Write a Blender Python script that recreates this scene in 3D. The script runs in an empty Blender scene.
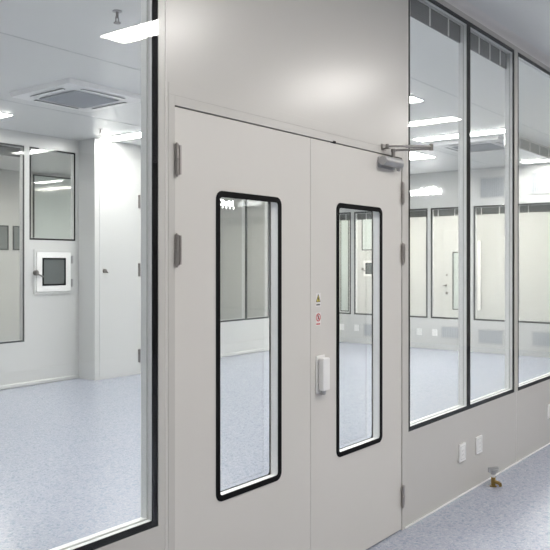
import bpy, bmesh, math
from mathutils import Vector, Matrix

S = bpy.context.scene
C = S.collection
PI = math.pi

# ------------------------------------------------------------------ camera, world, exposure
cam_d = bpy.data.cameras.new('camera')
cam = bpy.data.objects.new('camera', cam_d)
C.objects.link(cam)
S.camera = cam
cam_d.sensor_width = 36.0
cam_d.lens = 36.0 * 745.0 / 550.0
cam_d.shift_y = -11.0 / 550.0
cam_d.clip_start = 0.05
YAW = math.atan(581.0 / 745.0)                    # optical axis, measured from the wall's direction (+X)
cam.location = (0.0, 0.0, 1.5)
cam.rotation_euler = (PI / 2, 0.0, YAW - PI / 2)

w = bpy.data.worlds.new('world')
S.world = w
w.use_nodes = True
w.node_tree.nodes['Background'].inputs[0].default_value = (0.8, 0.9, 1.0, 1)
w.node_tree.nodes['Background'].inputs[1].default_value = 0.05

S.view_settings.view_transform = 'Standard'
S.view_settings.look = 'None'
S.view_settings.gamma = 1.0
S.view_settings.use_curve_mapping = False
S.view_settings.exposure = 2.37
S.cycles.max_bounces = 12
S.cycles.diffuse_bounces = 6
S.cycles.glossy_bounces = 6
S.cycles.transparent_max_bounces = 32
L_CORR, L_ROOM, L_BACK = 14.6, 7.7, 12.8             # lamp luminance: corridor, clean room, rooms beyond


# ------------------------------------------------------------------ materials
def mat(name, col, rough=0.5, metal=0.0, spec=0.5, noise=0.0, nscale=30.0, bump=0.0, coat=0.0):
    m = bpy.data.materials.new(name)
    m.use_nodes = True
    nt = m.node_tree
    b = nt.nodes['Principled BSDF']
    b.inputs['Base Color'].default_value = (*col, 1)
    b.inputs['Roughness'].default_value = rough
    b.inputs['Metallic'].default_value = metal
    b.inputs['Specular IOR Level'].default_value = spec
    b.inputs['Coat Weight'].default_value = coat
    b.inputs['Coat Roughness'].default_value = 0.15
    if noise or bump:
        tc = nt.nodes.new('ShaderNodeTexCoord')
        n = nt.nodes.new('ShaderNodeTexNoise')
        n.inputs['Scale'].default_value = nscale
        n.inputs['Detail'].default_value = 4
        nt.links.new(tc.outputs['Object'], n.inputs['Vector'])
        if noise:
            mx = nt.nodes.new('ShaderNodeMix')
            mx.data_type = 'RGBA'
            mx.inputs['A'].default_value = (*[c * (1 - noise) for c in col], 1)
            mx.inputs['B'].default_value = (*[min(1, c * (1 + noise)) for c in col], 1)
            nt.links.new(n.outputs['Fac'], mx.inputs['Factor'])
            nt.links.new(mx.outputs['Result'], b.inputs['Base Color'])
        if bump:
            bp = nt.nodes.new('ShaderNodeBump')
            bp.inputs['Strength'].default_value = bump
            bp.inputs['Distance'].default_value = 0.002
            nt.links.new(n.outputs['Fac'], bp.inputs['Height'])
            nt.links.new(bp.outputs['Normal'], b.inputs['Normal'])
    return m


def glass_mat(name, tint=(0.984, 0.985, 0.982), k=0.85):
    """Thin architectural glass: Fresnel mirror on the face that meets the light, clear through the rest."""
    m = bpy.data.materials.new(name)
    m.use_nodes = True
    nt = m.node_tree
    nt.nodes.clear()
    out = nt.nodes.new('ShaderNodeOutputMaterial')
    tr = nt.nodes.new('ShaderNodeBsdfTransparent')
    tr.inputs[0].default_value = (*tint, 1)
    gl = nt.nodes.new('ShaderNodeBsdfGlossy')
    gl.inputs['Roughness'].default_value = 0.0
    gl.inputs['Color'].default_value = (0.95, 0.98, 0.97, 1)
    fr = nt.nodes.new('ShaderNodeFresnel')
    fr.inputs['IOR'].default_value = 1.5
    ge = nt.nodes.new('ShaderNodeNewGeometry')
    inv = nt.nodes.new('ShaderNodeMath'); inv.operation = 'SUBTRACT'; inv.inputs[0].default_value = 1.0
    mul = nt.nodes.new('ShaderNodeMath'); mul.operation = 'MULTIPLY'
    mk = nt.nodes.new('ShaderNodeMath'); mk.operation = 'MULTIPLY'; mk.inputs[1].default_value = k; mk.use_clamp = True
    mx = nt.nodes.new('ShaderNodeMixShader')
    L = nt.links.new
    L(ge.outputs['Backfacing'], inv.inputs[1])
    L(fr.outputs[0], mul.inputs[0]); L(inv.outputs[0], mul.inputs[1])
    L(mul.outputs[0], mk.inputs[0]); L(mk.outputs[0], mx.inputs[0])
    L(tr.outputs[0], mx.inputs[1]); L(gl.outputs[0], mx.inputs[2]); L(mx.outputs[0], out.inputs[0])
    return m


def emit_mat(name, col, s):
    m = bpy.data.materials.new(name)
    m.use_nodes = True
    nt = m.node_tree
    nt.nodes.clear()
    out = nt.nodes.new('ShaderNodeOutputMaterial')
    e = nt.nodes.new('ShaderNodeEmission')
    e.inputs[0].default_value = (*col, 1)
    e.inputs[1].default_value = s
    nt.links.new(e.outputs[0], out.inputs[0])
    return m


def floor_mat():
    m = mat('speckled vinyl floor', (0.5, 0.53, 0.6), 0.24, spec=0.75)
    nt = m.node_tree
    b = nt.nodes['Principled BSDF']
    tc = nt.nodes.new('ShaderNodeTexCoord')
    L = nt.links.new

    def chips(scale, p0, c0, p1, c1, p2, c2):
        v = nt.nodes.new('ShaderNodeTexVoronoi')
        v.inputs['Scale'].default_value = scale
        L(tc.outputs['Object'], v.inputs['Vector'])
        sp = nt.nodes.new('ShaderNodeSeparateColor')
        L(v.outputs['Color'], sp.inputs[0])
        r = nt.nodes.new('ShaderNodeValToRGB')
        r.color_ramp.interpolation = 'CONSTANT'
        e = r.color_ramp.elements
        e[0].position = p0; e[0].color = (*c0, 1)
        e[1].position = p1; e[1].color = (*c1, 1)
        q = e.new(p2); q.color = (*c2, 1)
        L(sp.outputs[0], r.inputs[0])
        return r
    a = chips(75, 0.0, (0.215, 0.275, 0.360), 0.16, (0.375, 0.398, 0.480), 0.85, (0.464, 0.486, 0.553))
    c = chips(150, 0.0, (0.310, 0.327, 0.408), 0.22, (0.387, 0.410, 0.489), 0.8, (0.464, 0.489, 0.561))
    mx = nt.nodes.new('ShaderNodeMix'); mx.data_type = 'RGBA'
    mx.inputs['Factor'].default_value = 0.5
    L(a.outputs[0], mx.inputs['A']); L(c.outputs[0], mx.inputs['B'])
    L(mx.outputs['Result'], b.inputs['Base Color'])
    return m


WALL = mat('warm grey powder coat', (0.60, 0.585, 0.55), 0.27, spec=0.5, noise=0.012, nscale=1.2)
DOORM = mat('warm grey door sheet', (0.69, 0.67, 0.63), 0.42, spec=0.4, noise=0.015, nscale=1.5)
TRIMM = mat('pale powder coat trim', (0.76, 0.74, 0.71), 0.35, noise=0.01)
ROOMW = mat('white clean room panel', (0.62, 0.628, 0.615), 0.3, spec=0.5, noise=0.01, nscale=1.0)
CEIL = mat('ceiling panel', (0.74, 0.745, 0.725), 0.35, spec=0.5, noise=0.01, nscale=1.0)
BLACK = mat('black rubber seal', (0.004, 0.004, 0.0045), 0.6, spec=0.12, noise=0.1)
ALU = mat('pale aluminium', (0.82, 0.83, 0.83), 0.4, metal=0.0, noise=0.02)
DARKSEAL = mat('dark grey seal', (0.06, 0.065, 0.065), 0.5, noise=0.1)
STEEL = mat('brushed steel', (0.30, 0.285, 0.275), 0.35, metal=0.85, noise=0.06, nscale=80)
HINGEM = mat('hinge steel', (0.44, 0.41, 0.39), 0.35, metal=0.8, noise=0.06, nscale=80)
SILVER = mat('silver paint', (0.48, 0.48, 0.485), 0.38, metal=0.5, noise=0.03)
WHITEP = mat('white plastic', (0.89, 0.89, 0.875), 0.35, noise=0.01)
LOUVRE = mat('grey louvre', (0.17, 0.175, 0.175), 0.5, noise=0.08)
ACGREY = mat('grey filter mesh', (0.47, 0.49, 0.51), 0.6, noise=0.1, nscale=200)
BRASS = mat('brass', (0.36, 0.24, 0.08), 0.35, metal=0.9, noise=0.1)
REDP = mat('red print', (0.62, 0.05, 0.05), 0.5, noise=0.05)
YELP = mat('yellow print', (0.72, 0.60, 0.12), 0.5, noise=0.05)
INK = mat('black print', (0.03, 0.03, 0.03), 0.6, noise=0.1)
PAPER = mat('white sticker film', (0.80, 0.78, 0.75), 0.5, noise=0.02)
GRILLE = mat('pale grille paint', (0.55, 0.56, 0.55), 0.45, noise=0.03)
FLOOR = floor_mat()
GLASS = glass_mat('clear glass')
LAMP_C = emit_mat('corridor lamp diffuser', (1.0, 0.965, 0.92), L_CORR)
LAMP_R = emit_mat('room lamp diffuser', (1.0, 0.995, 0.965), L_ROOM)
LAMP_B = emit_mat('back room lamp diffuser', (1.0, 0.97, 0.89), L_BACK)
SIGNL = emit_mat('lit letters', (1.0, 1.0, 1.0), 1.6)


# ------------------------------------------------------------------ helpers
def box(bm, x0, x1, y0, y1, z0, z1):
    vs = [bm.verts.new(p) for p in ((x0, y0, z0), (x1, y0, z0), (x1, y1, z0), (x0, y1, z0),
                                    (x0, y0, z1), (x1, y0, z1), (x1, y1, z1), (x0, y1, z1))]
    for f in ((3, 2, 1, 0), (4, 5, 6, 7), (0, 1, 5, 4), (1, 2, 6, 5), (2, 3, 7, 6), (3, 0, 4, 7)):
        bm.faces.new([vs[i] for i in f])


def tube(bm, p0, p1, r0, r1=None, n=20):
    r1 = r0 if r1 is None else r1
    p0, p1 = Vector(p0), Vector(p1)
    d = (p1 - p0).normalized()
    u = d.orthogonal().normalized()
    v = d.cross(u)
    A = [bm.verts.new(p0 + r0 * (math.cos(2 * PI * k / n) * u + math.sin(2 * PI * k / n) * v)) for k in range(n)]
    B = [bm.verts.new(p1 + r1 * (math.cos(2 * PI * k / n) * u + math.sin(2 * PI * k / n) * v)) for k in range(n)]
    for k in range(n):
        bm.faces.new((A[k], A[(k + 1) % n], B[(k + 1) % n], B[k]))
    bm.faces.new(A[::-1]); bm.faces.new(B)


def prism(bm, pts, y0, y1):
    """polygon (x, z) counter-clockwise as seen from -Y, extruded from y0 to y1"""
    A = [bm.verts.new((x, y0, z)) for x, z in pts]
    B = [bm.verts.new((x, y1, z)) for x, z in pts]
    n = len(pts)
    bm.faces.new(A); bm.faces.new(B[::-1])
    for k in range(n):
        bm.faces.new((A[(k + 1) % n], A[k], B[k], B[(k + 1) % n]))


def rrect(x0, x1, z0, z1, r, n=8):
    out = []
    for cx, cz, a in ((x1 - r, z0 + r, -90), (x1 - r, z1 - r, 0), (x0 + r, z1 - r, 90), (x0 + r, z0 + r, 180)):
        for k in range(n + 1):
            t = math.radians(a + 90 * k / n)
            out.append((cx + r * math.cos(t), cz + r * math.sin(t)))
    return out


def ring(bm, outer, inner, y0, y1):
    n = len(outer)
    O0 = [bm.verts.new((x, y0, z)) for x, z in outer]; I0 = [bm.verts.new((x, y0, z)) for x, z in inner]
    O1 = [bm.verts.new((x, y1, z)) for x, z in outer]; I1 = [bm.verts.new((x, y1, z)) for x, z in inner]
    for k in range(n):
        j = (k + 1) % n
        bm.faces.new((O0[k], O0[j], I0[j], I0[k]))
        bm.faces.new((O1[j], O1[k], I1[k], I1[j]))
        bm.faces.new((O0[j], O0[k], O1[k], O1[j]))
        bm.faces.new((I0[k], I0[j], I1[j], I1[k]))


def rectring(bm, x0, x1, z0, z1, t, y0, y1):
    ring(bm, [(x0, z0), (x1, z0), (x1, z1), (x0, z1)],
         [(x0 + t, z0 + t), (x1 - t, z0 + t), (x1 - t, z1 - t), (x0 + t, z1 - t)], y0, y1)


def obj(name, bm, m, parent=None, bevel=0.0, smooth=False, label=None, seg=2):
    bmesh.ops.recalc_face_normals(bm, faces=bm.faces)
    me = bpy.data.meshes.new(name)
    bm.to_mesh(me)
    bm.free()
    o = bpy.data.objects.new(name, me)
    C.objects.link(o)
    me.materials.append(m)
    if parent:
        o.parent = parent
    if bevel:
        b = o.modifiers.new('bevel', 'BEVEL')
        b.width = bevel; b.segments = seg; b.limit_method = 'ANGLE'
    if smooth:
        for p in me.polygons:
            p.use_smooth = True
        me.set_sharp_from_angle(angle=math.radians(40))
    if label:
        o['label'] = label
    return o


def B(*boxes):
    bm = bmesh.new()
    for b in boxes:
        box(bm, *b)
    return bm


def thing(name, label, cat, loc=(0, 0, 0), rz=0.0, group=None, kind=None):
    o = bpy.data.objects.new(name, None)
    C.objects.link(o)
    o.empty_display_size = 0.1
    o.location = loc
    o.rotation_euler = (0, 0, rz)
    tag(o, label, cat, group, kind)
    return o


def tag(o, label, cat, group=None, kind=None):
    o['label'] = label
    o['category'] = cat
    if group:
        o['group'] = group
    if kind:
        o['kind'] = kind
    return o


def struct(name, bm, m, label, cat, bevel=0.0):
    return tag(obj(name, bm, m, bevel=bevel), label, cat, kind='structure')


def wall_bm(u0, u1, z0, z1, d0, d1, holes, axis='x'):
    """slab with rectangular holes (u0,u1,z0,z1); axis 'x': u=X, depth=Y;  axis 'y': u=Y, depth=X"""
    us = sorted({u0, u1, *[h[0] for h in holes], *[h[1] for h in holes]})
    zs = sorted({z0, z1, *[h[2] for h in holes], *[h[3] for h in holes]})
    us = [u for u in us if u0 <= u <= u1]
    zs = [z for z in zs if z0 <= z <= z1]

    def solid(i, j):
        if not (0 <= i < len(us) - 1 and 0 <= j < len(zs) - 1):
            return False
        cu, cz = (us[i] + us[i + 1]) / 2, (zs[j] + zs[j + 1]) / 2
        return not any(h[0] < cu < h[1] and h[2] < cz < h[3] for h in holes)
    bm = bmesh.new()
    cache = {}

    def V(u, d, z):
        k = (round(u, 4), round(d, 4), round(z, 4))
        if k not in cache:
            cache[k] = bm.verts.new((u, d, z) if axis == 'x' else (d, u, z))
        return cache[k]
    for i in range(len(us) - 1):
        for j in range(len(zs) - 1):
            if not solid(i, j):
                continue
            a, b, c, e = us[i], us[i + 1], zs[j], zs[j + 1]
            bm.faces.new((V(a, d0, c), V(b, d0, c), V(b, d0, e), V(a, d0, e)))
            bm.faces.new((V(a, d1, c), V(a, d1, e), V(b, d1, e), V(b, d1, c)))
            if not solid(i - 1, j): bm.faces.new((V(a, d0, c), V(a, d0, e), V(a, d1, e), V(a, d1, c)))
            if not solid(i + 1, j): bm.faces.new((V(b, d0, c), V(b, d1, c), V(b, d1, e), V(b, d0, e)))
            if not solid(i, j - 1): bm.faces.new((V(a, d0, c), V(a, d1, c), V(b, d1, c), V(b, d0, c)))
            if not solid(i, j + 1): bm.faces.new((V(a, d0, e), V(b, d0, e), V(b, d1, e), V(a, d1, e)))
    return bm


# ------------------------------------------------------------------ structure
WY0, WY1 = 2.015, 2.08            # wall between corridor and clean room
ZC, ZR = 3.186, 3.12              # ceilings: corridor, clean room
FY0, FY1 = 8.05, 8.12             # far wall of the clean room
EX0, EX1 = 12.10, 12.17           # end wall of the clean room
BX, BY = 14.60, 11.50             # back walls of the rooms beyond
SILL, HEAD = 0.540, 3.103

struct('floor', B((-4, BX + 0.1, -5.3, BY + 0.1, -0.1, 0.0)), FLOOR, 'pale lavender grey speckled vinyl floor running through all rooms', 'floor')
struct('ceiling_corridor', B((-4, 13, -5.3, WY1, ZC, ZC + 0.1)), CEIL, 'plain grey corridor ceiling above the right hand windows', 'ceiling')
struct('ceiling_room', B((-4, EX0, WY1, FY0, ZR, ZR + 0.15)), CEIL, 'pale grey clean room ceiling seen through the glass', 'ceiling')
struct('ceiling_back', B((-4, EX0, FY0, BY + 0.1, ZR, ZR + 0.15), (EX0, BX + 0.1, WY1, BY + 0.1, ZR, ZR + 0.15)), CEIL,
       'ceiling of the rooms beyond the clean room', 'ceiling')

near_holes = [(0.2, 1.889, SILL, HEAD), (1.94, 3.781, -1, 2.131), (3.823, 5.500, SILL, HEAD), (5.567, 7.2, SILL, HEAD)]
struct('wall_front', wall_bm(-4, 13, 0, ZC, WY0, WY1, near_holes), WALL, 'warm grey metal panel wall around the double door', 'wall')
far_holes = [(3.6, 5.321, 0.545, 2.952), (5.391, 6.079, 1.80, 2.952), (8.0, 9.54, 0.56, 2.952), (9.54, 10.153, 0.56, 2.952)]
struct('wall_back', wall_bm(-4, EX0, 0, ZR, FY0, FY1, far_holes), ROOMW, 'white far wall of the clean room with the pass box', 'wall')
end_holes = [(7.60, 7.97, 0.54, 2.49), (6.00, 7.53, 0.54, 2.49), (5.25, 5.94, 0.54, 2.49), (4.45, 5.145, 0.54, 2.49), (3.3, 4.40, 0.54, 2.49)]
struct('wall_right', wall_bm(WY1, BY, 0, ZR, EX0, EX1, end_holes, 'y'), ROOMW, 'white end wall of the clean room with low grilles', 'wall')
struct('wall_left', B((-1.6, -1.5, WY1, BY, 0, ZR)), ROOMW, 'white wall closing the clean room on the left', 'wall')
struct('wall_opposite', B((-4, 13, -5.3, -5.2, 0, ZC)), mat('reflection damping wall', (0.10, 0.105, 0.11), 0.6, noise=0.02), 'unseen wall across the corridor, darkened to keep glass reflections faint', 'wall')  # unseen wall made dark so the seals behind glass stay black
struct('wall_corridor_end', B((12.9, 13.0, -5.2, WY0, 0, ZC)), WALL, 'grey panel wall at the corridor end', 'wall')
struct('wall_corridor_start', B((-4.0, -3.9, -5.2, WY0, 0, ZC)), WALL, 'grey panel wall behind the camera', 'wall')
struct('wall_beyond_end', B((BX, BX + 0.1, WY1, BY, 0, ZR)), ROOMW, 'white wall of the room behind the end wall windows', 'wall')
struct('wall_beyond_far', B((-1.5, BX, BY, BY + 0.1, 0, ZR)), ROOMW, 'white wall of the room behind the far wall windows', 'wall')

# closet box standing out from the far wall
struct('wall_closet', B((6.13, 7.8, 7.72, FY0, 0, ZR)), ROOMW, 'white boxed out closet projecting from the far wall', 'closet')

# coved trim between wall and corridor ceiling, thin white base line
bm = bmesh.new()
N = 8
prof = [(WY0, ZC), (WY0, ZC - 0.05)] + [(WY0 - 0.05 + 0.05 * math.cos(t), ZC - 0.05 + 0.05 * math.sin(t)) for t in [PI / 2 * k / N for k in range(1, N)]] + [(WY0 - 0.05, ZC)]
A = [bm.verts.new((-3.9, y, z)) for y, z in prof]
D = [bm.verts.new((12.9, y, z)) for y, z in prof]
for k in range(len(prof)):
    j = (k + 1) % len(prof)
    bm.faces.new((A[k], A[j], D[j], D[k]))
bm.faces.new(A); bm.faces.new(D[::-1])
struct('trim_1', bm, TRIMM, 'coved trim between the window wall and the corridor ceiling', 'trim')
struct('baseboard_right', B((3.781, 12.9, WY0 - 0.006, WY0, 0, 0.011)), mat('white sealant', (0.93, 0.93, 0.91), 0.4, noise=0.01),
       'thin white sealant line where the right wall meets the floor', 'baseboard', 0.002)
struct('baseboard_left', B((-3.9, 1.94, WY0 - 0.006, WY0, 0, 0.011)), mat('white sealant line', (0.93, 0.93, 0.91), 0.4, noise=0.01),
       'thin white sealant line under the left window wall', 'baseboard', 0.002)
struct('baseboard_back', B((-1.5, 6.13, FY0 - 0.02, FY0, 0, 0.05), (7.8, EX0, FY0 - 0.02, FY0, 0, 0.05)), ROOMW, 'low cove at the foot of the far wall', 'baseboard', 0.012)

# door frame (jambs, header, header cover strip) and black stops
fr = thing('trim_2', 'grey metal frame around the double door', 'door frame', (0, 0, 0), kind='structure')
obj('jamb', B((1.939, 1.972, WY0 - 0.0015, WY1, 0, 2.131)), WALL, fr, 0.001)
obj('jamb', B((3.748, 3.782, WY0 - 0.0015, WY1, 0, 2.131)), WALL, fr, 0.001)
obj('header', B((1.972, 3.748, WY0 - 0.0015, WY1, 2.096, 2.131)), WALL, fr, 0.001)
obj('cover_strip', B((1.94, 3.80, WY0 - 0.0012, WY0, 2.133, 2.177)), WALL, fr, 0.0005)
obj('door_stop', B((1.972, 3.748, 2.064, 2.078, 2.06, 2.096), (1.972, 1.99, 2.071, 2.078, 0, 2.06), (3.73, 3.748, 2.071, 2.078, 0, 2.06)), DARKSEAL, fr)
# wall panel joints
for k, (x, z0, z1) in enumerate(((1.925, 0.0, 3.13), (3.806, 2.0, 3.13), (5.533, 0.014, 0.535))):
    struct('trim_%d' % (3 + k), B((x - 0.002, x + 0.002, WY0 - 0.0015, WY0, z0, z1)), TRIMM,
           ('thin vertical panel joint left of the double door', 'thin vertical panel joint above the door closer',
            'thin vertical panel joint below the narrow window post')[k], 'trim')
# ceiling panel seams of the clean room
for k, y in enumerate((3.05, 4.72, 6.64)):
    struct('trim_%d' % (6 + k), B((-1.4, EX0, y - 0.004, y + 0.004, ZR - 0.002, ZR)), GRILLE,
           ('nearest ceiling panel seam in the clean room', 'middle ceiling panel seam in the clean room', 'far ceiling panel seam past the air conditioner')[k], 'trim')


# ------------------------------------------------------------------ windows (local x along wall, y depth into wall, z up)
def window(n, loc, rz, x0, x1, z0, z1, depth, label, seal=0.025, sealmat=BLACK, strip=True, clips=0, frame_mat=ALU, cover=0.0):
    r = thing('window_%d' % n, label, 'window', loc, rz, kind='structure')
    t = seal
    bm = bmesh.new()
    rectring(bm, x0, x1, z0, z1, t + 0.001, 0.008, depth)
    obj('window_frame', bm, frame_mat, r)
    bm = bmesh.new()
    rectring(bm, x0, x1, z0, z1, t, 0.003, 0.0078)
    obj('seal', bm, sealmat, r)
    bm = bmesh.new()
    rectring(bm, x0 + t, x1 - t, z0 + t, z1 - t, 0.006, 0.026, 0.0305)
    obj('inner_seal', bm, GRILLE, r)
    obj('glass_pane', B((x0 + 0.0005, x1 - 0.0005, -0.002, 0.0028, z0 + 0.0005, z1 - 0.0005)), GLASS, r)
    obj('glass_pane', B((x0 + t, x1 - t, 0.031, 0.036, z0 + t, z1 - t)), GLASS, r)
    if strip:
        a, b = x0 + t + 0.003, x1 - t - 0.003
        zb, zt = z1 - t - 0.118, z1 - t - 0.003
        bm = B((a, b, depth - 0.012, depth - 0.008, zb, zt))
        for k in range(9):
            z = zb + 0.006 + k * 0.0127
            box(bm, a, b, depth - 0.017, depth - 0.012, z, z + 0.006)
        s = obj('louvre_strip', bm, LOUVRE, r)
        for k in range(clips):
            x = a + (b - a) * (k + 0.28) / clips
            obj('clip', B((x - 0.008, x + 0.008, depth - 0.020, depth - 0.0175, zb, zt)), WHITEP, s)
    return r


d = WY1 - WY0
window(1, (0, WY0, 0), 0, 0.2, 1.889, SILL, HEAD, d, 'big black edged window to the left of the double door', clips=5)
window(2, (0, WY0, 0), 0, 3.823, 4.671, SILL, HEAD, d, 'tall black edged window just right of the door closer', clips=3)
window(3, (0, WY0, 0), 0, 4.671, 5.500, SILL, HEAD, d, 'tall black edged window between the mullion and the pale post', clips=4)
window(4, (0, WY0, 0), 0, 5.567, 7.2, SILL, HEAD, d, 'tall black edged window at the right edge past the pale post', strip=False)
fd = FY1 - FY0
window(5, (0, FY0, 0), 0, 3.6, 5.321, 0.545, 2.952, fd, 'large far wall window left of the pass box', 0.022, DARKSEAL)
window(6, (0, FY0, 0), 0, 5.391, 6.079, 1.80, 2.952, fd, 'small dark framed window above the pass box', 0.022, BLACK, strip=False)
window(7, (0, FY0, 0), 0, 8.0, 9.54, 0.56, 2.952, fd, 'far wall window behind the left part of the left door pane', 0.03, DARKSEAL)
window(8, (0, FY0, 0), 0, 9.54, 10.153, 0.56, 2.952, fd, 'far wall window behind the right part of the left door pane', 0.03, DARKSEAL)
ew = EX1 - EX0
names = ('narrow end wall window beside the far corner, seen through the right door pane', 'wide end wall window seen through the right door pane',
         'end wall window below the lit letters', 'end wall window below the left upper grille', 'end wall window below the right upper grille')
for k, h in enumerate(end_holes):
    window(9 + k, (EX0, 0, 0), -PI / 2, -h[1], -h[0], h[2], h[3], ew, names[k], 0.03, DARKSEAL, clips=2)


# ------------------------------------------------------------------ double door
def leaf(n, x0, x1, vx0, vx1, vz0, vz1, label):
    r = thing('door_%d' % n, label, 'door', (0, WY0 + 0.003, 0), kind='structure')
    T = 0.05
    h = 0.013
    obj('leaf', wall_bm(x0, x1, 0.008, 2.091, 0, T, [(vx0 + h, vx1 - h, vz0 + h, vz1 - h)]), DOORM, r)
    bm = bmesh.new()
    ring(bm, rrect(vx0, vx1, vz0, vz1, 0.036), rrect(vx0 + 0.024, vx1 - 0.024, vz0 + 0.024, vz1 - 0.024, 0.014), -0.003, -0.0002)
    obj('vision_seal', bm, BLACK, r)
    bm = bmesh.new()
    ring(bm, rrect(vx0, vx1, vz0, vz1, 0.036), rrect(vx0 + 0.018, vx1 - 0.018, vz0 + 0.018, vz1 - 0.018, 0.016), T + 0.0002, T + 0.003)
    obj('inner_seal', bm, BLACK, r)
    bm = bmesh.new()
    rectring(bm, vx0 + h, vx1 - h, vz0 + h, vz1 - h, 0.0045, 0.0055, T - 0.0065)
    obj('vision_frame', bm, ALU, r)
    g = h + 0.0002
    obj('glass_pane', B((vx0 + g, vx1 - g, 0.0005, 0.005, vz0 + g, vz1 - g)), GLASS, r)
    obj('glass_pane', B((vx0 + g, vx1 - g, T - 0.006, T - 0.001, vz0 + g, vz1 - g)), GLASS, r)
    return r


dl = leaf(1, 1.976, 2.8565, 2.203, 2.632, 0.543, 1.795, 'left leaf of the grey double door with a tall black edged pane')
dr = leaf(2, 2.8595, 3.744, 3.078, 3.527, 0.543, 1.803, 'right leaf of the grey double door carrying stickers and closer')
obj('astragal', B((2.84, 2.876, 0.0502, 0.056, 0.01, 2.055)), DOORM, dl)


def hinge(x, z, parent, side):
    """barrel hinge: two knuckles on a thin plate, pin tip below"""
    bm = bmesh.new()
    box(bm, x + 0.014, x + 0.023, -0.012, -0.0002, z - 0.055, z + 0.055)
    box(bm, x, x + 0.014, -0.002, -0.0002, z - 0.055, z + 0.055)
    h = obj('hinge', bm, HINGEM, parent, 0.001)
    for a, b in ((-0.057, -0.001), (0.001, 0.057)):
        bm = bmesh.new()
        tube(bm, (x - side * 0.002, -0.012, z + a), (x - side * 0.002, -0.012, z + b), 0.0085)
        obj('knuckle', bm, HINGEM, h, smooth=True)
    bm = bmesh.new()
    tube(bm, (x - side * 0.002, -0.012, z - 0.066), (x - side * 0.002, -0.012, z - 0.057), 0.003, 0.006)
    tube(bm, (x - side * 0.002, -0.012, z + 0.057), (x - side * 0.002, -0.012, z + 0.062), 0.006, 0.004)
    obj('pin', bm, HINGEM, h, smooth=True)


for z in (1.893, 1.553):
    hinge(1.977, z, dl, 1)
for z in (1.899, 1.559, 0.195):
    hinge(3.744, z, dr, 1)

# pull handle of the right leaf: white box with a finger recess and a small foot
bm = B((2.899, 2.972, -0.006, -0.0002, 0.885, 1.065))
hd = obj('handle', bm, WHITEP, dr, 0.003, label='white plastic pull handle')
bm = bmesh.new()
prism(bm, rrect(2.905, 2.962, 0.900, 1.055, 0.008), -0.042, -0.012)
obj('grip', bm, WHITEP, hd, 0.005)
obj('standoff', B((2.915, 2.955, -0.0118, -0.0062, 0.905, 0.93), (2.915, 2.955, -0.0118, -0.0062, 1.02, 1.045)), SILVER, hd)
bm = bmesh.new()
tube(bm, (2.934, -0.022, 0.8995), (2.934, -0.022, 0.880), 0.014, 0.010)
obj('lock_button', bm, SILVER, hd, smooth=True)
obj('latch_keeper', B((3.043, 3.066, -0.006, 0.012, 2.0915, 2.102)), BLACK, dr, label='small black catch at the top edge')

# door closer: body on the right leaf, jointed arm to the frame
cl = thing('door_closer', 'silver hydraulic door closer with a jointed arm on the right door leaf', 'door closer', (3.595, WY0, 2.045))
bm = bmesh.new()
prism(bm, rrect(-0.115, 0.065, -0.026, 0.032, 0.01), -0.004, 0.0028)
obj('mounting_plate', bm, SILVER, cl)
bm = bmesh.new()
n = 24
tube(bm, (-0.125, -0.034, 0.006), (0.070, -0.034, 0.006), 0.026, n=28)
obj('body', bm, SILVER, cl, 0.004, smooth=True)
bm = bmesh.new()
tube(bm, (0.0702, -0.034, 0.005), (0.084, -0.034, 0.005), 0.021, 0.015)
obj('end_cap', bm, SILVER, cl, smooth=True)
bm = bmesh.new()
tube(bm, (0.04, -0.038, -0.020), (0.04, -0.038, -0.036), 0.014, 0.010)
obj('speed_valve', bm, SILVER, cl, smooth=True)
bm = bmesh.new()
tube(bm, (-0.01, -0.034, 0.036), (-0.01, -0.034, 0.075), 0.011)
obj('spindle', bm, STEEL, cl, smooth=True)
E1 = Vector((0.150, -0.180, 0.098))
bm = bmesh.new()
tube(bm, (-0.01, -0.034, 0.072), E1 + Vector((0, 0, -0.012)), 0.006)
tube(bm, (-0.01, -0.034, 0.064), (-0.01, -0.034, 0.08), 0.013)
obj('arm', bm, STEEL, cl, smooth=True)
bm = bmesh.new()
P0 = Vector((-0.055, -0.022, 0.090))
tube(bm, P0, P0.lerp(E1, 0.45), 0.0055)
tube(bm, P0.lerp(E1, 0.42), E1, 0.0085)
tube(bm, E1 + Vector((0, 0, -0.022)), E1 + Vector((0, 0, 0.014)), 0.011)
obj('forearm', bm, STEEL, cl, smooth=True)
bm = B((-0.085, -0.035, -0.004, -0.0032, 0.068, 0.102), (-0.066, -0.044, -0.036, -0.0042, 0.076, 0.081))
tube(bm, (-0.055, -0.022, 0.081), (-0.055, -0.022, 0.102), 0.009)
obj('bracket', bm, STEEL, cl)

# stickers
def warn_sticker(loc):
    s = thing('warning_sticker', 'small yellow warning triangle sticker above the pull handle', 'sticker', loc)
    obj('backing', B((-0.021, 0.021, -0.0008, -0.0002, -0.034, 0.030)), PAPER, s)
    bm = bmesh.new(); prism(bm, [(-0.019, -0.012), (0.019, -0.012), (0.0, 0.027)], -0.0013, -0.0009)
    t = obj('triangle', bm, INK, s)
    bm = bmesh.new(); prism(bm, [(-0.014, -0.0095), (0.014, -0.0095), (0.0, 0.020)], -0.0017, -0.0014)
    obj('triangle_field', bm, YELP, t)
    bm = bmesh.new(); prism(bm, [(-0.0028, -0.003), (0.0028, -0.003), (0.004, 0.010), (-0.004, 0.010)], -0.0021, -0.0018)
    prism(bm, rrect(-0.0025, 0.0025, -0.0085, -0.0045, 0.001), -0.0021, -0.0018)
    obj('exclamation_mark', bm, INK, t)
    bm = bmesh.new()
    for k in range(4):
        box(bm, -0.0155 + k * 0.008, -0.0095 + k * 0.008, -0.0013, -0.0009, -0.028, -0.021)
    obj('caption', bm, INK, s)


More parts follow.
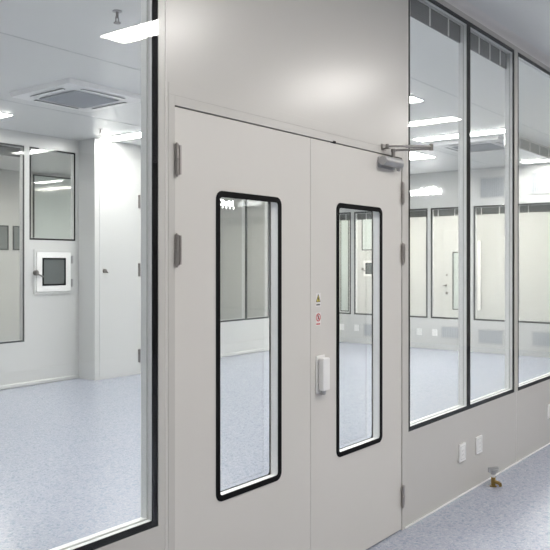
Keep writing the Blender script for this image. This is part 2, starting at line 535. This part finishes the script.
def ban_sticker(loc):
    s = thing('prohibition_sticker', 'small red prohibition circle sticker under the yellow triangle', 'sticker', loc)
    obj('backing', B((-0.021, 0.021, -0.0008, -0.0002, -0.036, 0.026)), PAPER, s)
    bm = bmesh.new()
    c = [(0.019 * math.cos(2 * PI * k / 32), 0.003 + 0.019 * math.sin(2 * PI * k / 32)) for k in range(32)]
    i = [(0.0148 * math.cos(2 * PI * k / 32), 0.003 + 0.0148 * math.sin(2 * PI * k / 32)) for k in range(32)]
    ring(bm, c, i, -0.0017, -0.0013)
    q = 0.0112
    prism(bm, [(-q - 0.0015, 0.003 + q - 0.0015), (q - 0.0015, 0.003 - q - 0.0015), (q + 0.0015, 0.003 - q + 0.0015), (-q + 0.0015, 0.003 + q + 0.0015)], -0.0021, -0.0018)
    obj('red_circle', bm, REDP, s)
    bm = bmesh.new()
    prism(bm, [(-0.004, -0.008), (0.0, -0.008), (0.003, 0.002), (0.006, 0.0), (0.004, 0.009), (-0.003, 0.009)], -0.0013, -0.0009)
    prism(bm, [(0.0025 * math.cos(2 * PI * k / 12), 0.0125 + 0.0025 * math.sin(2 * PI * k / 12)) for k in range(12)], -0.0013, -0.0009)
    obj('pictogram', bm, INK, s)
    bm = bmesh.new()
    for k in range(4):
        box(bm, -0.0155 + k * 0.008, -0.0095 + k * 0.008, -0.0013, -0.0009, -0.032, -0.025)
    obj('caption', bm, REDP, s)


warn_sticker((2.921, WY0 + 0.003, 1.331))
ban_sticker((2.921, WY0 + 0.003, 1.243))

# ------------------------------------------------------------------ sockets and brass tap on the corridor wall
def socket(loc, rz, label, wd=0.096, ht=0.116):
    s = thing('wall_socket', label, 'socket', loc, rz, 'white socket plates')
    bm = bmesh.new(); prism(bm, rrect(-wd / 2, wd / 2, -ht / 2, ht / 2, 0.006), -0.012, -0.0002)
    obj('cover_plate', bm, WHITEP, s, 0.003)
    bm = bmesh.new(); rectring(bm, -wd * .36, wd * .36, -ht * .36, ht * .36, 0.002, -0.0136, -0.0122)
    obj('insert_rim', bm, GRILLE, s)
    bm = bmesh.new()
    for a in (-1, 1):
        box(bm, a * 0.012 - 0.002, a * 0.012 + 0.002, -0.0132, -0.0122, 0.004, 0.018)
        box(bm, a * 0.010 - 0.002, a * 0.010 + 0.002, -0.0132, -0.0122, -0.02, -0.008)
    obj('slots', bm, GRILLE, s)
    return s


socket((4.544, WY0, 0.282), 0, 'white socket plate on the lower wall, the one nearer the door')
socket((4.816, WY0, 0.280), 0, 'white socket plate on the lower wall, above and left of the brass tap')
socket((6.30, WY0, 0.278), 0, 'white socket plate at the right edge under the last window')

tp = thing('floor_tap', 'small brass tap with a silver wing handle standing against the right wall', 'tap', (4.87, 1.93, 0), -0.66)
bm = bmesh.new()
tube(bm, (0, 0, 0.0), (0, 0, 0.006), 0.024)
tube(bm, (0, 0, 0.006), (0, 0, 0.062), 0.015)
obj('body', bm, BRASS, tp, smooth=True)
bm = bmesh.new()
tube(bm, (0, 0, 0.035), (0.026, -0.036, 0.028), 0.012)
tube(bm, (0.026, -0.036, 0.030), (0.030, -0.042, 0.008), 0.012, 0.010)
obj('spout', bm, BRASS, tp, smooth=True)
bm = bmesh.new()
tube(bm, (0, 0, 0.0622), (0, 0, 0.082), 0.010, 0.014)
obj('collar', bm, WHITEP, tp, smooth=True)
bm = bmesh.new()
tube(bm, (0, 0, 0.0822), (0, 0, 0.115), 0.016, 0.030)
box(bm, -0.034, 0.034, -0.012, 0.012, 0.096, 0.128)
obj('wing_handle', bm, SILVER, tp, smooth=True)


# ------------------------------------------------------------------ ceiling lamps
def lamp(x0, x1, y0, y1, z, m, label, group):
    r = thing('ceiling_light', label, 'ceiling light', ((x0 + x1) / 2, (y0 + y1) / 2, z), 0, group)
    a, b = (x1 - x0) / 2, (y1 - y0) / 2
    bm = bmesh.new()
    box(bm, -a, a, -b, b, -0.012, -0.0005)
    obj('housing', bm, WHITEP, r)
    bm = bmesh.new()
    box(bm, -a + 0.006, a - 0.006, -b + 0.006, b - 0.006, -0.016, -0.0122)
    obj('diffuser', bm, m, r)
    return r


GC = 'linear lamps on the corridor ceiling'
for x, l in ((1.6, 'corridor ceiling lamp before the big left window'), (3.64, 'corridor ceiling lamp in front of the double door, mirrored in the left window'),
             (5.84, 'corridor ceiling lamp in front of the tall right windows'), (8.03, 'corridor ceiling lamp past the right edge, mirrored in the first tall window')):
    lamp(x - 0.12, x + 0.12, -0.29, 0.42, ZC, LAMP_C, l, GC)
GH = 'added fill lamps over the far side of the corridor'
for x, l in ((1.2, 'added fill lamp far behind the camera on the left'), (8.6, 'added fill lamp far behind the camera on the right')):  # unseen lamps added as even frontal fill on the door wall
    lamp(x - 0.12, x + 0.12, -4.4, -3.2, ZC, LAMP_C, l, GH)
GR = 'linear lamps on the clean room ceiling'
for x, y0, y1, l in ((6.57, 3.36, 4.56, 'room ceiling lamp at the left edge of the first tall right window'),
                     (8.78, 3.30, 4.50, 'room ceiling lamp crossing the first and second tall right windows'),
                     (4.50, 3.36, 4.56, 'room ceiling lamp right behind the double door'),
                     (4.49, 7.19, 7.85, 'short room ceiling lamp near the far wall at the left edge'),
                     (6.28, 6.48, 7.66, 'room ceiling lamp ending at the white closet face'),
                     (8.78, 4.90, 5.90, 'room ceiling lamp behind the right door leaf'),
                     (2.30, 5.20, 6.40, 'room ceiling lamp left of the air conditioner'),
                     (0.6, 3.36, 4.56, 'added fill lamp at the far left, outside the view'), (2.0, 2.7, 3.9, 'added fill lamp above the big left window'),  # both added out of view to brighten the window reveals and nearby floor
                     (11.7, 3.0, 4.15, 'room ceiling lamp nearest the end wall')):
    lamp(x - 0.12, x + 0.12, y0, y1, ZR, LAMP_R, l, GR)
lamp(9.6, 10.35, 5.0, 5.8, ZR, LAMP_R, 'square ceiling lamp in front of the lit letters', 'square lamps on the clean room ceiling')
GB = 'lamps in the rooms beyond'
for x0, x1, y0, y1, l in ((13.0, 13.24, 6.3, 7.5, 'back room lamp behind the wide end wall window'), (13.0, 13.24, 4.6, 5.8, 'back room lamp behind the end wall windows with grilles'),
                          (13.0, 13.24, 8.3, 9.5, 'added fill lamp in front of the deep pass box'), (13.0, 13.24, 2.9, 4.1, 'back room lamp behind the last end wall window'),  # the one by the pass box is added to lift the end room
                          (5.6, 5.9, 9.4, 10.6, 'unseen fill lamp behind the far wall window on the left'), (9.5, 9.75, 8.9, 10.1, 'unseen fill lamp behind the far windows in the left door pane')):  # unseen lamps put in to brighten the room behind the far wall
    lamp(x0, x1, y0, y1, ZR, LAMP_B, l, GB)


# ------------------------------------------------------------------ cassette air conditioners
def cassette(x, y, label, s=0.47):
    r = thing('air_conditioner', label, 'air conditioner', (x, y, ZR), 0, 'ceiling cassette air conditioners')
    bm = bmesh.new()
    A = [bm.verts.new((px, py, -0.0005)) for px, py in rrect(-s, s, -s, s, 0.03)]
    D = [bm.verts.new((px * 0.96, py * 0.96, -0.04)) for px, py in rrect(-s, s, -s, s, 0.03)]
    for k in range(len(A)):
        j = (k + 1) % len(A)
        bm.faces.new((A[k], A[j], D[j], D[k]))
    bm.faces.new(A); bm.faces.new(D)
    obj('panel', bm, WHITEP, r, smooth=True)
    g = s * 0.56
    bm = bmesh.new()
    box(bm, -g, g, -g, g, -0.052, -0.0455)
    for k in range(24):
        q = -g + 0.012 + k * (2 * g - 0.024) / 23
        box(bm, -g + 0.008, g - 0.008, q - 0.004, q + 0.004, -0.056, -0.052)
    obj('intake_grille', bm, ACGREY, r)
    for k in range(4):
        bm = bmesh.new()
        box(bm, -g * 0.95, g * 0.95, -0.016, 0.016, -0.0475, -0.0455)
        o = obj('air_slot', bm, DARKSEAL, r)
        a = k * PI / 2
        o.location = (math.sin(a) * s * 0.76, -math.cos(a) * s * 0.76, 0)
        o.rotation_euler = (0, 0, a)
        bm = bmesh.new()
        box(bm, -g * 0.93, g * 0.93, -0.011, 0.006, -0.051, -0.0478)
        obj('flap', bm, WHITEP, o)
    return r


cassette(4.47, 5.86, 'white ceiling cassette air conditioner seen through the big left window')
cassette(9.62, 4.02, 'white ceiling cassette air conditioner seen through the tall right windows')


# ------------------------------------------------------------------ sprinklers
def sprinkler(x, y, label):
    r = thing('sprinkler', label, 'sprinkler', (x, y, ZR), 0, 'ceiling sprinklers')
    bm = bmesh.new(); tube(bm, (0, 0, -0.006), (0, 0, -0.0005), 0.03)
    obj('rose', bm, SILVER, r, smooth=True)
    bm = bmesh.new(); tube(bm, (0, 0, -0.045), (0, 0, -0.0062), 0.009)
    tube(bm, (-0.012, 0, -0.075), (-0.012, 0, -0.04), 0.003); tube(bm, (0.012, 0, -0.075), (0.012, 0, -0.04), 0.003)
    obj('nozzle', bm, STEEL, r, smooth=True)
    bm = bmesh.new(); tube(bm, (0, 0, -0.079), (0, 0, -0.0752), 0.024)
    obj('deflector', bm, STEEL, r, smooth=True)


sprinkler(3.14, 3.73, 'small ceiling sprinkler at the top of the big left window')
sprinkler(5.76, 7.15, 'small ceiling sprinkler above the white closet')


# ------------------------------------------------------------------ grilles
def grille(loc, rz, wd, ht, label, nslat, group):
    r = thing('wall_grille', label, 'grille', loc, rz, group)
    bm = bmesh.new(); rectring(bm, -wd / 2, wd / 2, -ht / 2, ht / 2, 0.022, -0.012, -0.0005)
    obj('grille_frame', bm, GRILLE, r)
    bm = bmesh.new()
    box(bm, -wd / 2 + 0.022, wd / 2 - 0.022, -0.003, -0.0008, -ht / 2 + 0.022, ht / 2 - 0.022)
    for k in range(nslat):
        x = -wd / 2 + 0.03 + (wd - 0.06) * k / (nslat - 1)
        box(bm, x - 0.007, x + 0.007, -0.010, -0.003, -ht / 2 + 0.022, ht / 2 - 0.022)
    obj('slats', bm, ACGREY, r)


GU, GL = 'upper wall grilles', 'low wall grilles'
R_ = -PI / 2
grille((EX0, 4.81, 2.785), R_, 0.44, 0.36, 'upper wall grille seen through the second tall window', 13, GU)
grille((EX0, 3.96, 2.81), R_, 0.42, 0.36, 'upper wall grille seen through the window at the right edge', 13, GU)
grille((EX0, 4.84, 0.275), R_, 0.44, 0.25, 'low wall grille seen through the second tall window', 13, GL)
grille((EX0, 3.95, 0.29), R_, 0.40, 0.25, 'low wall grille seen through the window at the right edge', 13, GL)
grille((EX0, 5.55, 0.31), R_, 0.38, 0.22, 'low wall grille seen through the first tall window', 11, GL)
grille((EX0, 7.12, 0.26), R_, 0.40, 0.25, 'low wall grille seen through the right door pane', 11, GL)
for y, l in ((7.80, 'white socket plate under the end wall corner window, the farther one'), (7.47, 'white socket plate under the end wall window, next to the low grille'),
             (6.16, 'white socket plate under the lit letters, the left one'), (5.86, 'white socket plate under the lit letters, the right one')):
    socket((EX0, y, 0.29), R_, l)

# hung strip imitating a distant window's louvre band reflected in the last window
sd = thing('reflected_strip', 'long grey louvred strip imitating a window band reflected in the last window', 'diffuser', (10.4, 3.40, ZR))
bm = bmesh.new()
rectring(bm, -1.4, 0.9, -0.15, -0.0005, 0.012, -0.03, 0.03)
obj('strip_frame', bm, WHITEP, sd)
for k in range(6):
    x = -1.386 + k * 0.38
    obj('louvre_section', B(*[(x, x + 0.355, -0.022, 0.022, -0.137 + j * 0.0155, -0.126 + j * 0.0155) for j in range(8)]), GRILLE, sd)
    obj('divider', B((x + 0.357, x + 0.378, -0.034, 0.034, -0.137, -0.0125)), WHITEP, sd)


# ------------------------------------------------------------------ pass boxes
def pass_box(loc, rz, label, s=1.0):
    r = thing('pass_box', label, 'pass box', loc, rz, 'pass boxes')
    bm = bmesh.new(); rectring(bm, -0.285 * s, 0.285 * s, -0.28 * s, 0.28 * s, 0.03 * s, -0.014, -0.0005)
    obj('box_frame', bm, ROOMW, r, 0.002)
    bm = wall_bm(-0.253 * s, 0.253 * s, -0.248 * s, 0.248 * s, -0.022, -0.003, [(-0.165 * s, 0.165 * s, -0.165 * s, 0.165 * s)])
    dd = obj('box_door', bm, WHITEP, r, 0.002)
    bm = bmesh.new(); rectring(bm, -0.175 * s, 0.175 * s, -0.175 * s, 0.175 * s, 0.02 * s, -0.026, -0.0222)
    obj('pane_seal', bm, BLACK, dd)
    obj('dark_pane', B((-0.164 * s, 0.164 * s, -0.018, -0.014, -0.164 * s, 0.164 * s)), mat('grey tinted glass', (0.13, 0.145, 0.145), 0.06, noise=0.05), dd)
    bm = bmesh.new()
    tube(bm, (-0.27 * s, -0.04, -0.01), (-0.27 * s, -0.0142, -0.01), 0.034 * s)
    tube(bm, (-0.275 * s, -0.05, 0.015), (-0.275 * s, -0.05, -0.045), 0.016)
    tube(bm, (-0.27 * s, -0.045, -0.02), (-0.175 * s, -0.04, -0.06), 0.010)
    obj('lever_handle', bm, STEEL, r, smooth=True)
    for z in (0.155, -0.145):
        bm = B((0.262 * s, 0.292 * s, -0.024, -0.0142, (z - 0.05) * s, (z + 0.05) * s))
        tube(bm, (0.277 * s, -0.026, (z - 0.05) * s), (0.277 * s, -0.026, (z + 0.05) * s), 0.008)
        obj('hinge', bm, SILVER, r)
    return r


pass_box((5.735, FY0, 1.402), 0, 'white wall pass box with a dark square pane and lever handle')
pass_box((BX, 8.64, 1.40), R_, 'pass box on the wall behind the end windows, in the right door pane', 0.72)

# ------------------------------------------------------------------ closet door
d3 = thing('door_3', 'white flush door in the closet face with a small lock', 'door', (0, 7.72, 0), kind='structure')
obj('leaf', B((6.20, 6.87, -0.006, -0.0005, 0.02, 2.6)), ROOMW, d3, 0.002)
bm = bmesh.new()
tube(bm, (6.28, -0.03, 1.41), (6.28, -0.0062, 1.41), 0.028)
tube(bm, (6.28, -0.036, 1.41), (6.315, -0.036, 1.39), 0.012)
obj('lock', bm, STEEL, d3, smooth=True)
for z in (1.42, 0.25, 2.35):
    bm = B((6.862, 6.892, -0.02, -0.0005, z - 0.09, z + 0.09))
    tube(bm, (6.877, -0.022, z - 0.09), (6.877, -0.022, z + 0.09), 0.009)
    obj('hinge', bm, STEEL, d3)


# ------------------------------------------------------------------ rooms beyond: doors with panes, upright pull, lit letters
def plain_door(n, loc, rz, wd, ht, v, label):
    r = thing('door_%d' % n, label, 'door', loc, rz, kind='structure')
    x0, x1, z0, z1 = v
    obj('leaf', wall_bm(-wd / 2, wd / 2, 0.01, ht, -0.03, -0.001, [v]), ROOMW, r, 0.003)
    bm = bmesh.new(); rectring(bm, x0 - 0.015, x1 + 0.015, z0 - 0.015, z1 + 0.015, 0.022, -0.034, -0.0302)
    obj('vision_seal', bm, DARKSEAL, r)
    obj('glass_pane', B((x0, x1, -0.02, -0.014, z0, z1)), mat('pale green glass', (0.60, 0.66, 0.64), 0.08, noise=0.03), r)
    bm = bmesh.new()
    hx = -wd / 2 + 0.08 if n == 5 else wd / 2 - 0.06
    tube(bm, (hx, -0.06, 1.05), (hx, -0.0302, 1.05), 0.022)
    tube(bm, (hx, -0.06, 1.05), (hx - 0.06, -0.06, 1.05), 0.009)
    if n == 5:
        tube(bm, (hx + 0.02, -0.042, 1.27), (hx + 0.02, -0.0302, 1.27), 0.02)
        tube(bm, (hx + 0.02, -0.042, 0.89), (hx + 0.02, -0.0302, 0.89), 0.03)
    obj('lever_handle', bm, STEEL, r, smooth=True)


plain_door(4, (BX, 9.35, 0), R_, 0.62, 2.75, (-0.07, 0.13, 0.42, 2.62), 'narrow white door with a pale pane in the right door pane')
plain_door(5, (BX, 6.52, 0), R_, 0.72, 2.2, (-0.12, 0.22, 0.56, 1.74), 'white door with a dark edged pane behind the first tall window')
pole = thing('pull_bar', 'white upright pull bar behind the second tall window', 'pull bar', (BX, 6.05, 0), R_)
bm = bmesh.new(); prism(bm, rrect(-0.035, 0.035, 0.55, 1.98, 0.03), -0.10, -0.06)
obj('bar', bm, WHITEP, pole, 0.01)
for z in (0.7, 1.3, 1.85):
    bm = bmesh.new(); tube(bm, (0, -0.0602, z), (0, -0.0005, z), 0.016)
    obj('standoff', bm, STEEL, pole, smooth=True)


def letters(txt, size, loc, rz, parent, name, squeeze=1.0, fat=0.006):
    cu = bpy.data.curves.new(name, 'FONT')
    cu.body = txt
    cu.size = size
    cu.extrude = 0.004
    cu.offset = fat * size / 0.2
    cu.align_x = 'CENTER'
    t = bpy.data.objects.new('tmp', cu)
    C.objects.link(t)
    bpy.context.view_layer.update()
    me = bpy.data.meshes.new_from_object(t.evaluated_get(bpy.context.evaluated_depsgraph_get()))
    bpy.data.objects.remove(t)
    bpy.data.curves.remove(cu)
    me.transform(Matrix.Scale(squeeze, 4, (1, 0, 0)))
    me.transform(Matrix.Rotation(PI / 2, 4, 'X'))
    me.name = name
    o = bpy.data.objects.new(name, me)
    C.objects.link(o)
    me.materials.clear()
    me.materials.append(SIGNL)
    o.parent = parent
    o.location = loc
    return o


sg = thing('lit_sign', 'row of glowing white letters high on the end wall', 'sign', (EX0, 6.03, 2.72), R_, 'lit signs')
letters('wnirifOu', 0.19, (0, -0.02, 0.01), 0, sg, 'letters', 0.88)
obj('rail', B((-0.31, 0.31, -0.014, -0.0005, 0.0, 0.012)), WHITEP, sg)

# lit letters hanging in the room behind the far wall
s2 = thing('lit_sign', 'glowing white letters hanging behind the left door pane', 'sign', (11.22, 10.0, 2.62), 0, 'lit signs')
letters('Oirninl', 0.16, (0, 0, 0.06), 0, s2, 'letters', 0.95)
for k in range(4):
    letters('i', 0.07, (-0.1 + 0.11 * k, 0, 0.0), 0, s2, 'small_letter', 1.8)
obj('rail', B((-0.32, 0.32, -0.008, 0.008, 0.19, 0.2)), WHITEP, s2)
for x in (-0.3, 0.3):
    bm = bmesh.new(); tube(bm, (x, 0, 0.2), (x, 0, ZR - 2.62 - 0.0005), 0.005, n=8)
    obj('hanger', bm, STEEL, s2)

# windows in the back walls of the rooms beyond
def wall_window(n, loc, rz, wd, ht, label, m):
    r = thing('window_%d' % n, label, 'window', loc, rz, kind='structure')
    bm = bmesh.new(); rectring(bm, -wd / 2, wd / 2, -ht / 2, ht / 2, 0.02, -0.02, -0.0005)
    obj('window_frame', bm, DARKSEAL, r)
    obj('glass_pane', B((-wd / 2 + 0.02, wd / 2 - 0.02, -0.012, -0.006, -ht / 2 + 0.02, ht / 2 - 0.02)), m, r)


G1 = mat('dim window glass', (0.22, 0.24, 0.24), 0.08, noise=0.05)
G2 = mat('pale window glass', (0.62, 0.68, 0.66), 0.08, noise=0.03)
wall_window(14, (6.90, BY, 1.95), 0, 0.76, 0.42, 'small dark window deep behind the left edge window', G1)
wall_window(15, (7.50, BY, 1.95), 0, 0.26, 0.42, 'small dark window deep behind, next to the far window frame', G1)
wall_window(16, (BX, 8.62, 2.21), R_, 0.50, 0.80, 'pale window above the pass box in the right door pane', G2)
tg = thing('wall_bracket', 'small grey plate on the wall behind the second tall window', 'plate', (BX, 5.53, 2.19), R_)
obj('plate', B((-0.035, 0.035, -0.012, -0.0005, -0.15, 0.15)), SILVER, tg, 0.003)
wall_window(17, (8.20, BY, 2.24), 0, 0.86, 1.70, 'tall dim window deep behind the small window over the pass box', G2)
